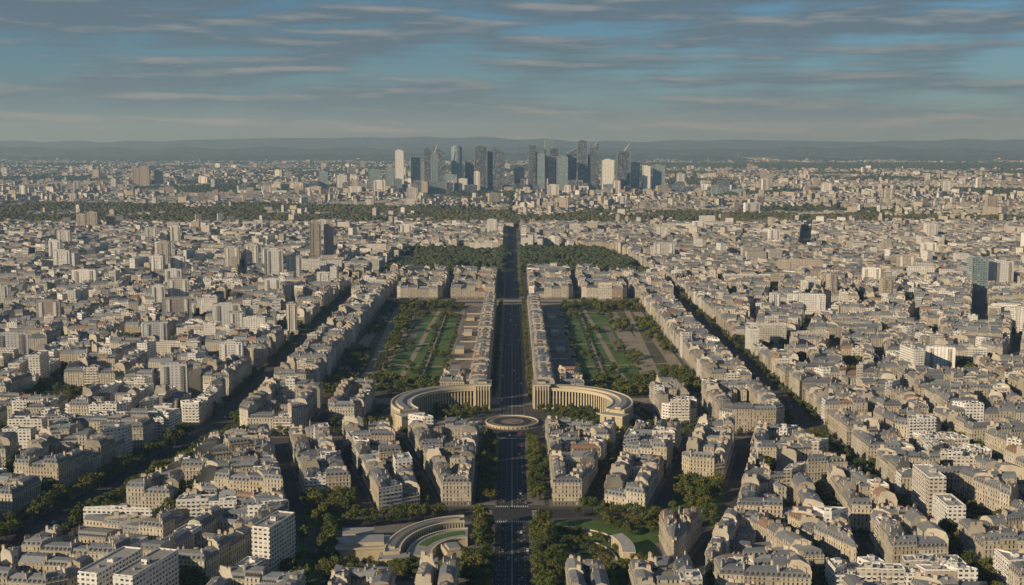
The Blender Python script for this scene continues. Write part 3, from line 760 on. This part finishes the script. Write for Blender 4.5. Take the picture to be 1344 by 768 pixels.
# ---- colonnaded crescents ----------------------------------------------
def crescent(s):
    root=bpy.data.objects.new('curved_colonnade_palace',None); scene.collection.objects.link(root)
    cx,cy=-38,1214; 
    def fin(mb,nm):
        if s>0: mb.v=[(-v[0],v[1],v[2]) for v in mb.v]; mb.f=[f[::-1] for f in mb.f]
        return mb.obj(nm,parent=root)
    A0,A1=88,212; n=46
    w=MB(); w.ring(cx,cy,66,82,A0,A1,0,21,n,LIME,FLAT,t=.35); fin(w,'walls')
    c=MB(); c.ring(cx,cy,62.6,67,A0,A1,19,21.2,n,TRIM,FLAT,t=.4); c.ring(cx,cy,62.2,63.2,A0,A1,21.2,22.3,n,TRIM); c.ring(cx,cy,81.6,82.8,A0,A1,19.6,22.4,n,TRIM)
    c.ring(cx,cy,62,67,A0,A1,0,1.6,n,TRIM); c.ring(cx,cy,71,77,A0+3,A1-3,21,23.2,n,LIME,ZINC,t=.7); fin(c,'cornice')
    p=MB(); wd=MB()
    k=40
    for i in range(k+1):
        a=math.radians(A0+.8+(A1-A0-1.6)*i/k)
        p.box(cx+64.2*math.cos(a),cy+64.2*math.sin(a),1.7,1.3,1.6,19,a,TRIM)
        p.box(cx+82.5*math.cos(a),cy+82.5*math.sin(a),.9,1.3,0,19.6,a,TRIM)
        if i<k:
            a+=math.radians((A1-A0)/k/2)
            wd.box(cx+65.95*math.cos(a),cy+65.95*math.sin(a),.3,2.3,2.6,11,a,DWIN)
            wd.box(cx+65.95*math.cos(a),cy+65.95*math.sin(a),.3,2.3,12.5,17.5,a,DWIN)
            wd.box(cx+82.05*math.cos(a),cy+82.05*math.sin(a),.3,2.0,3,16,a,DWIN)
    fin(p,'columns'); fin(wd,'windows')
    b=MB(); b.box(-31,1288,17,26,0,24.5,0,LIME,FLAT,.3); b.box(-31,1288,18.6,27.6,24.5,26,0,TRIM,FLAT,.3); b.box(-31,1288,9,13,26,28,0,LIME,ZINC)
    for i in range(6): b.box(-38.2+i*2.88,1274.4,1.0,1.0,1,24.5,0,TRIM)
    for i in range(5): b.box(-36.8+i*2.88,1274.95,1.4,.3,3,20,0,DWIN)
    for i in range(8): b.box(-22.3,1277+i*3.1,.5,.9,1,24.5,0,TRIM); b.box(-22.45,1278.5+i*3.1,.3,1.4,3,20,0,DWIN)
    a=math.radians(A1); ex,ey=cx+72*math.cos(a),cy+72*math.sin(a)
    b.box(ex,ey-5,24,14,0,17,a,LIME,FLAT,.3); b.box(ex,ey-5,25,15,17,18.2,a,TRIM,FLAT,.3)
    fin(b,'end_pavilions')
    g_=MB(); g_.ring(cx,cy,0,60,A0,A1,0,.18,40,PAVE,GRASS); fin(g_,'forecourt_lawn')
    t=MB(); t.ring(cx,cy,88,94,95,215,0,1.2,40,TRIM,PLAZA); t.ring(cx,cy,94,101,100,215,0,.3,40,ASPH); t.ring(cx,cy,101,107,100,212,0,.8,40,PLAZA,GRASS); t.ring(cx,cy,107,108.5,100,212,0,2.2,40,LIME,TRIM)
    if s>0: t.v=[(-v[0],v[1],v[2]) for v in t.v]
    t.obj('curved_terrace')
    for i in range(34):
        aa=math.radians(R(102,205)); rr=R(102,106); TREES.append(((cx+rr*math.cos(aa))*(1 if s<0 else -1),cy+rr*math.sin(aa),0,R(.5,.75)))
    for i in range(26):
        aa=math.radians(R(100,170)); rr=R(20,52); TREES.append(((cx+rr*math.cos(aa))*(1 if s<0 else -1),cy+rr*math.sin(aa),0,R(.5,.8)))
crescent(-1); crescent(1)
d=MB(); d.ring(0,1207,0,30,0,360,0,.3,48,PAVE,PLAZA); d.ring(0,1207,0,26,0,360,.3,2.2,48,LIME,PLAZA); d.ring(0,1207,25.4,26.6,0,360,2.2,3.0,48,TRIM,TRIM); d.ring(0,1207,12,19,0,360,2.2,2.5,40,PAVE,ASPH); d.ring(0,1207,0,7,0,360,2.2,2.6,30,PAVE,PLAZA)
for i in range(40):
    a=i/40*2*math.pi; d.box(26.5*math.cos(a),1207+26.5*math.sin(a),.7,.7,.3,2.6,a,TRIM)
d.obj('circular_stone_platform')
sheet('plaza',[(40*math.cos(i/40*2*math.pi),1207+36*math.sin(i/40*2*math.pi)) for i in range(40)],.045,M_asph)
for s in(-1,1):
    sheet('plaza',ccw([(s*30,1188),(s*130,1188),(s*130,1196),(s*30,1225)]),.05,M_plaza)
# ---- lower quarter-ring building (left) and round garden (right) ---------
mb=MB(); cx,cy=-30,800
mb.ring(cx,cy,45,55,95,185,0,9,34,LIME,FLAT,sy=1.3,t=.3); mb.ring(cx,cy,54.6,55.8,95,185,9,10.2,34,TRIM,sy=1.3); mb.ring(cx,cy,44.3,45.4,95,185,9,10.2,34,TRIM,sy=1.3)
mb.ring(cx,cy,48.5,52,99,180,9,10.6,34,LIME,ZINC,sy=1.3,t=.2)
for i in range(34):
    a=math.radians(96+88*i/33)
    mb.box(cx+55.3*math.cos(a),cy+55.3*1.3*math.sin(a),.8,.9,0,9,a,TRIM); mb.box(cx+44.7*math.cos(a),cy+44.7*1.3*math.sin(a),.8,.9,0,9,a,TRIM)
    if i<33:
        a+=.025; mb.box(cx+44.9*math.cos(a),cy+44.9*1.3*math.sin(a),.3,1.3,2,7,a,DWIN)
mb.ring(cx,cy,24,40,92,185,0,6,30,LIME,FLAT,sy=1.3,t=.6); mb.ring(cx,cy,30,36,96,160,6,6.3,30,GRASS,GRASS,sy=1.3); mb.ring(cx,cy,23.5,24.5,92,185,6,7,30,TRIM,sy=1.3); mb.ring(cx,cy,39.5,40.5,92,185,6,7,30,TRIM,sy=1.3)
mb.box(-101,812,36,24,0,9,.12,LIME,FLAT,.3); mb.box(-101,812,28,16,9.6,12,.12,LIME,FLAT,.8); mb.box(-101,812,37.4,25.4,8.6,9.6,.12,TRIM,FLAT,.3)
mb.box(-108,842,22,14,0,8,.12,LIME,FLAT,.5); mb.box(-78,792,20,14,0,7,0,LIME,FLAT,.1)
mb.box(-40,806,12,18,0,8,.3,LIME,FLAT,.7); mb.box(-40,806,8,12,8,9.6,.3,LIME,ZINC,.7)
for k in range(10): mb.box(-117+k*3.5,799.4+k*.42,.9,.5,0,8.6,.12,TRIM)
mb.obj('curved_gallery_building')
mb=MB(); cx=30
mb.ring(cx,cy,0,50,-5,85,.12,.4,34,PAVE,GRASS,sy=1.25); mb.ring(cx,cy,50,54,-5,85,0,2.6,34,LIME,PLAZA,sy=1.25); mb.ring(cx,cy,53.6,54.4,-5,85,2.6,3.4,34,TRIM,sy=1.25)
mb.ring(cx,cy,36,40,0,85,.4,.55,30,PLAZA,PLAZA,sy=1.25); mb.ring(cx,cy,40,41,0,85,.4,1.6,30,LIME,TRIM,sy=1.25); mb.ring(cx,cy,14,17,0,90,.4,.55,30,GRAV,GRAV,sy=1.25)
mb.ring(cx,cy,44,52,-8,28,2.6,9,16,LIME,FLAT,sy=1.25,t=.4); mb.ring(cx,cy,43.6,52.4,-8.5,28.5,9,9.8,16,TRIM,FLAT,sy=1.25,t=.4)
for i in range(12):
    a=math.radians(-7+34*i/11); mb.box(cx+43.8*math.cos(a),cy+43.8*1.25*math.sin(a),.7,.9,.4,9,a,TRIM)
mb.obj('round_garden')
sheet('ornamental_pond',[(50+9*math.cos(i/24*6.283),826+13*math.sin(i/24*6.283)) for i in range(24)],.6,M_water)
for i in range(60):
    a=math.radians(R(0,85)); rr=rnd.choice([R(24,34),R(42,48)]); TREES.append((30+rr*math.cos(a),800+rr*1.25*math.sin(a),0,R(.35,.65)))
for i in range(26): TREES.append((R(66,128),R(850,880),0,R(.5,.9)))
for s in(-1,1):
    sheet('road',ccw([(s*13,894),(s*60,900),(s*140,868),(s*142,878),(s*64,918),(s*13,920)]),.035,M_asph)
# ---- trees --------------------------------------------------------------
def tree_mesh(name,h,r,nl,ls,seed):
    q=random.Random(seed); mb=MB()
    def limb(a,b,r0,r1,k=5):
        a=Vector(a);b=Vector(b);d=(b-a).normalized(); u=d.orthogonal().normalized(); v=d.cross(u)
        A=[a+(u*math.cos(i/k*6.283)+v*math.sin(i/k*6.283))*r0 for i in range(k)];B=[b+(u*math.cos(i/k*6.283)+v*math.sin(i/k*6.283))*r1 for i in range(k)]
        for i in range(k): j=(i+1)%k; mb.face([tuple(A[i]),tuple(A[j]),tuple(B[j]),tuple(B[i])],1)
    limb((0,0,0),(0,0,h*.42),.38,.26); limb((0,0,h*.42),(.2,.1,h*.8),.26,.06)
    cl=[]
    for i in range(13):
        a=q.uniform(0,6.283); e=q.uniform(-.45,1); rr=r*q.uniform(.35,.78)*math.sqrt(max(.15,1-max(e,0)**2*.8))
        c=(rr*math.cos(a),rr*math.sin(a),h*.63+e*h*.27); cl.append((c,r*q.uniform(.30,.48),q.random()))
        if i<6: limb((0,0,h*q.uniform(.32,.5)),(c[0]*.8,c[1]*.8,c[2]*.95),.14,.04,4)
    cl.append(((0,0,h*.68),r*.55,.4))
    for i in range(nl):
        c,cr,t=cl[q.randrange(len(cl))]
        d=Vector((q.gauss(0,1),q.gauss(0,1),q.gauss(0,1))).normalized()
        p=Vector(c)+Vector((d.x,d.y,d.z*.8))*cr*q.uniform(.6,1.1)
        nn=(d+Vector((q.gauss(0,.5),q.gauss(0,.5),q.gauss(0,.5)))).normalized(); u=nn.orthogonal().normalized()
        w=nn.cross(u); an=q.uniform(0,6.28); u,w=u*math.cos(an)+w*math.sin(an),w*math.cos(an)-u*math.sin(an)
        s1=ls*q.uniform(.6,1.3)
        mb.face([tuple(p-u*s1),tuple(p-w*s1*.6),tuple(p+u*s1),tuple(p+w*s1*.6)],0,min(1,max(0,t+q.uniform(-.15,.15))))
    o=mb.obj(name,[M_leaf,M_bark]); me=o.data; bpy.data.objects.remove(o); return me
TM=[[tree_mesh('plane_tree_a',11+i,4.6+.3*i,760,.62,i) for i in range(5)],[tree_mesh('plane_tree_b',10.5+i,4.6+.3*i,230,1.1,20+i) for i in range(5)]]
nt=0
for x,y,k,sc in TREES:
    if not inview(x,y,60) or blocked(x,y,-12): continue
    if y>1350: k=1
    if y>2450 and rnd.random()<.4: continue
    o=bpy.data.objects.new('plane_tree',rnd.choice(TM[k])); o.location=(x,y,0); o.rotation_euler=(0,0,R(0,6.28)); o.scale=(sc,sc,sc*R(.85,1.1)); scene.collection.objects.link(o); nt+=1
# ---- vehicles -------------------------------------------------------------
mc,g,b=newmat('car_paint'); g.put(b.inputs['Base Color'],g.n('ShaderNodeObjectInfo').outputs['Color']); b.inputs['Roughness'].default_value=.3
def car_mesh(van=False):
    mb=MB(); w=.9
    prof=[(-2.1,.35),(2.1,.35),(2.15,.75),(1.2,.95),(.55,1.42),(-1.1,1.45),(-1.9,1.0),(-2.15,.9)] if not van else [(-2.5,.4),(2.5,.4),(2.5,1.1),(1.9,1.3),(1.5,2.1),(-2.5,2.2)]
    n=len(prof)
    for sgn in(-1,1): mb.face([(sgn*w,p[0],p[1]) for p in prof],0)
    for i in range(n):
        a=prof[i];c=prof[(i+1)%n]; up=min(a[1],c[1])>.9 and abs(a[1]-c[1])>.2
        mb.face([(-w,a[0],a[1]),(w,a[0],a[1]),(w,c[0],c[1]),(-w,c[0],c[1])],1 if up else 0)
    for sgn in(-1,1):
        mb.face([(sgn*(w+.01),y,z) for y,z in ((1.0,.98),(.5,1.36),(-1.0,1.38),(-1.6,1.02))],1)
        for yy in(-1.35,1.35):
            k=10; C=[(sgn*(w+.03),yy+.34*math.cos(i/k*6.283),.34+.34*math.sin(i/k*6.283)) for i in range(k)]
            mb.face(C,2); 
            for i in range(k):
                a=C[i];c=C[(i+1)%k]; mb.face([a,c,(sgn*(w-.2),c[1],c[2]),(sgn*(w-.2),a[1],a[2])],2)
    o=mb.obj('car',[mc,M_darkwin,M_asph]); me=o.data; bpy.data.objects.remove(o); return me
CARS=[car_mesh(),car_mesh(),car_mesh(True)]
cc=[(.75,.75,.73),(.03,.03,.035),(.3,.3,.32),(.12,.13,.15),(.35,.04,.03),(.8,.8,.8),(.05,.08,.16)]
def car(x,y,rot):
    k=rnd.random()<.14
    o=bpy.data.objects.new('van' if k else 'car',CARS[2] if k else CARS[0]); o.location=(x,y,.05); o.rotation_euler=(0,0,rot); o.color=(*rnd.choice(cc),1); scene.collection.objects.link(o)
for i in range(75):
    y=R(700,2100)
    if 1175<y<1240: continue
    l=rnd.choice([-10.7,-6.5,-2.4,2.4,6.5,10.7]); car(l,y,0 if l>0 else math.pi)
for i in range(90):
    t=R(0,1); x=-372+86*t+rnd.choice([-9,-5.5,-2,2,5.5,9]); car(x,660+490*t,-.17)
for i in range(46):
    s=rnd.choice((-1,1)); car(s*290+rnd.choice([-6,-2.5,2.5,6]),R(1200,1900),0)
for i in range(40): car(R(-250,250),rnd.choice([1163,1168,1174,1179]),1.5708)
for i in range(40): car(292+rnd.choice([-4,3]),R(700,1180),0)
print('trees',nt,time.time()-T0)
# ---- air --------------------------------------------------------------
mv=bpy.data.materials.new('air_haze'); mv.use_nodes=True; nt_=mv.node_tree; nt_.nodes.remove(nt_.nodes['Principled BSDF'])
vs=nt_.nodes.new('ShaderNodeVolumeScatter'); vs.inputs['Color'].default_value=(.36,.62,.98,1); vs.inputs['Density'].default_value=5.2e-5; vs.inputs['Anisotropy'].default_value=.15
nt_.links.new(vs.outputs[0],nt_.nodes['Material Output'].inputs['Volume'])
mb=MB(); mb.prism(rect(-30000,30000,-3000,45000),-20,900,0,0); mb.face([(-30000,-3000,-20),(30000,-3000,-20),(30000,45000,-20),(-30000,45000,-20)],0)
o=mb.obj('air_haze',[mv])
# ---- light ------------------------------------------------------------
az=Vector((-.80,-.60)).normalized(); el=math.radians(21)
sd=Vector((az.x*math.cos(el),az.y*math.cos(el),math.sin(el)))
sun=bpy.data.lights.new('sun','SUN'); sun.energy=5.0; sun.angle=math.radians(.53); sun.color=(1,.84,.61)
so=bpy.data.objects.new('sun',sun); so.rotation_euler=(-sd).to_track_quat('-Z','Y').to_euler(); so.location=(-300,-300,800); scene.collection.objects.link(so)
W=bpy.data.worlds.new('World'); scene.world=W; W.use_nodes=True; g=G(W.node_tree)
bg=W.node_tree.nodes['Background']
sky=g.n('ShaderNodeTexSky',sky_type='NISHITA'); sky.sun_disc=False; sky.sun_elevation=el; sky.sun_rotation=math.atan2(az.x,az.y); sky.air_density=1; sky.dust_density=.3; sky.ozone_density=3
D=g.n('ShaderNodeTexCoord').outputs['Generated']; sd_=g.n('ShaderNodeSeparateXYZ',{0:D}).outputs
def cl(dz):
    v=g.n('ShaderNodeCombineXYZ',{0:g.m('MULTIPLY',sd_[0],5.),1:g.m('MULTIPLY',sd_[1],2.),2:g.m('MULTIPLY',g.m('ADD',sd_[2],dz),46.)}).outputs[0]
    return g.noise(v,1.5,8,.57)
n0=cl(0.);n1=cl(.0045)
v2=g.n('ShaderNodeCombineXYZ',{0:g.m('MULTIPLY',sd_[0],1.6),1:sd_[1],2:g.m('MULTIPLY',sd_[2],30.)}).outputs[0]
broad=g.noise(v2,1.5,3,.5)
mask=g.rng(g.m('ADD',n0,g.m('MULTIPLY',g.m('SUBTRACT',broad,.5),.7)),.40,.56)
lit=g.rng(g.m('SUBTRACT',n0,n1),.01,.17)
tint=g.mix(g.rng(sd_[2],0,.07),(.30,.48,.76),(.34,.54,.74))
skyc=g.mix(1.,sky.outputs[0],tint,'MULTIPLY')
cloud=g.mix(lit,(1.30,1.80,2.28),(3.3,3.4,3.45))
col=g.mix(g.m('MULTIPLY',mask,.85),skyc,cloud)
g.put(bg.inputs['Color'],col); bg.inputs['Strength'].default_value=.083
# ---- camera -------------------------------------------------------------
cam=bpy.data.cameras.new('camera'); co=bpy.data.objects.new('camera',cam); scene.collection.objects.link(co); scene.camera=co
co.location=(0,0,280); co.rotation_euler=(math.radians(83),0,0); cam.sensor_width=36; cam.lens=36*1622/1344; cam.clip_start=1; cam.clip_end=120000
scene.view_settings.view_transform='Standard'; scene.view_settings.look='None'; scene.view_settings.exposure=0
print('done',time.time()-T0)
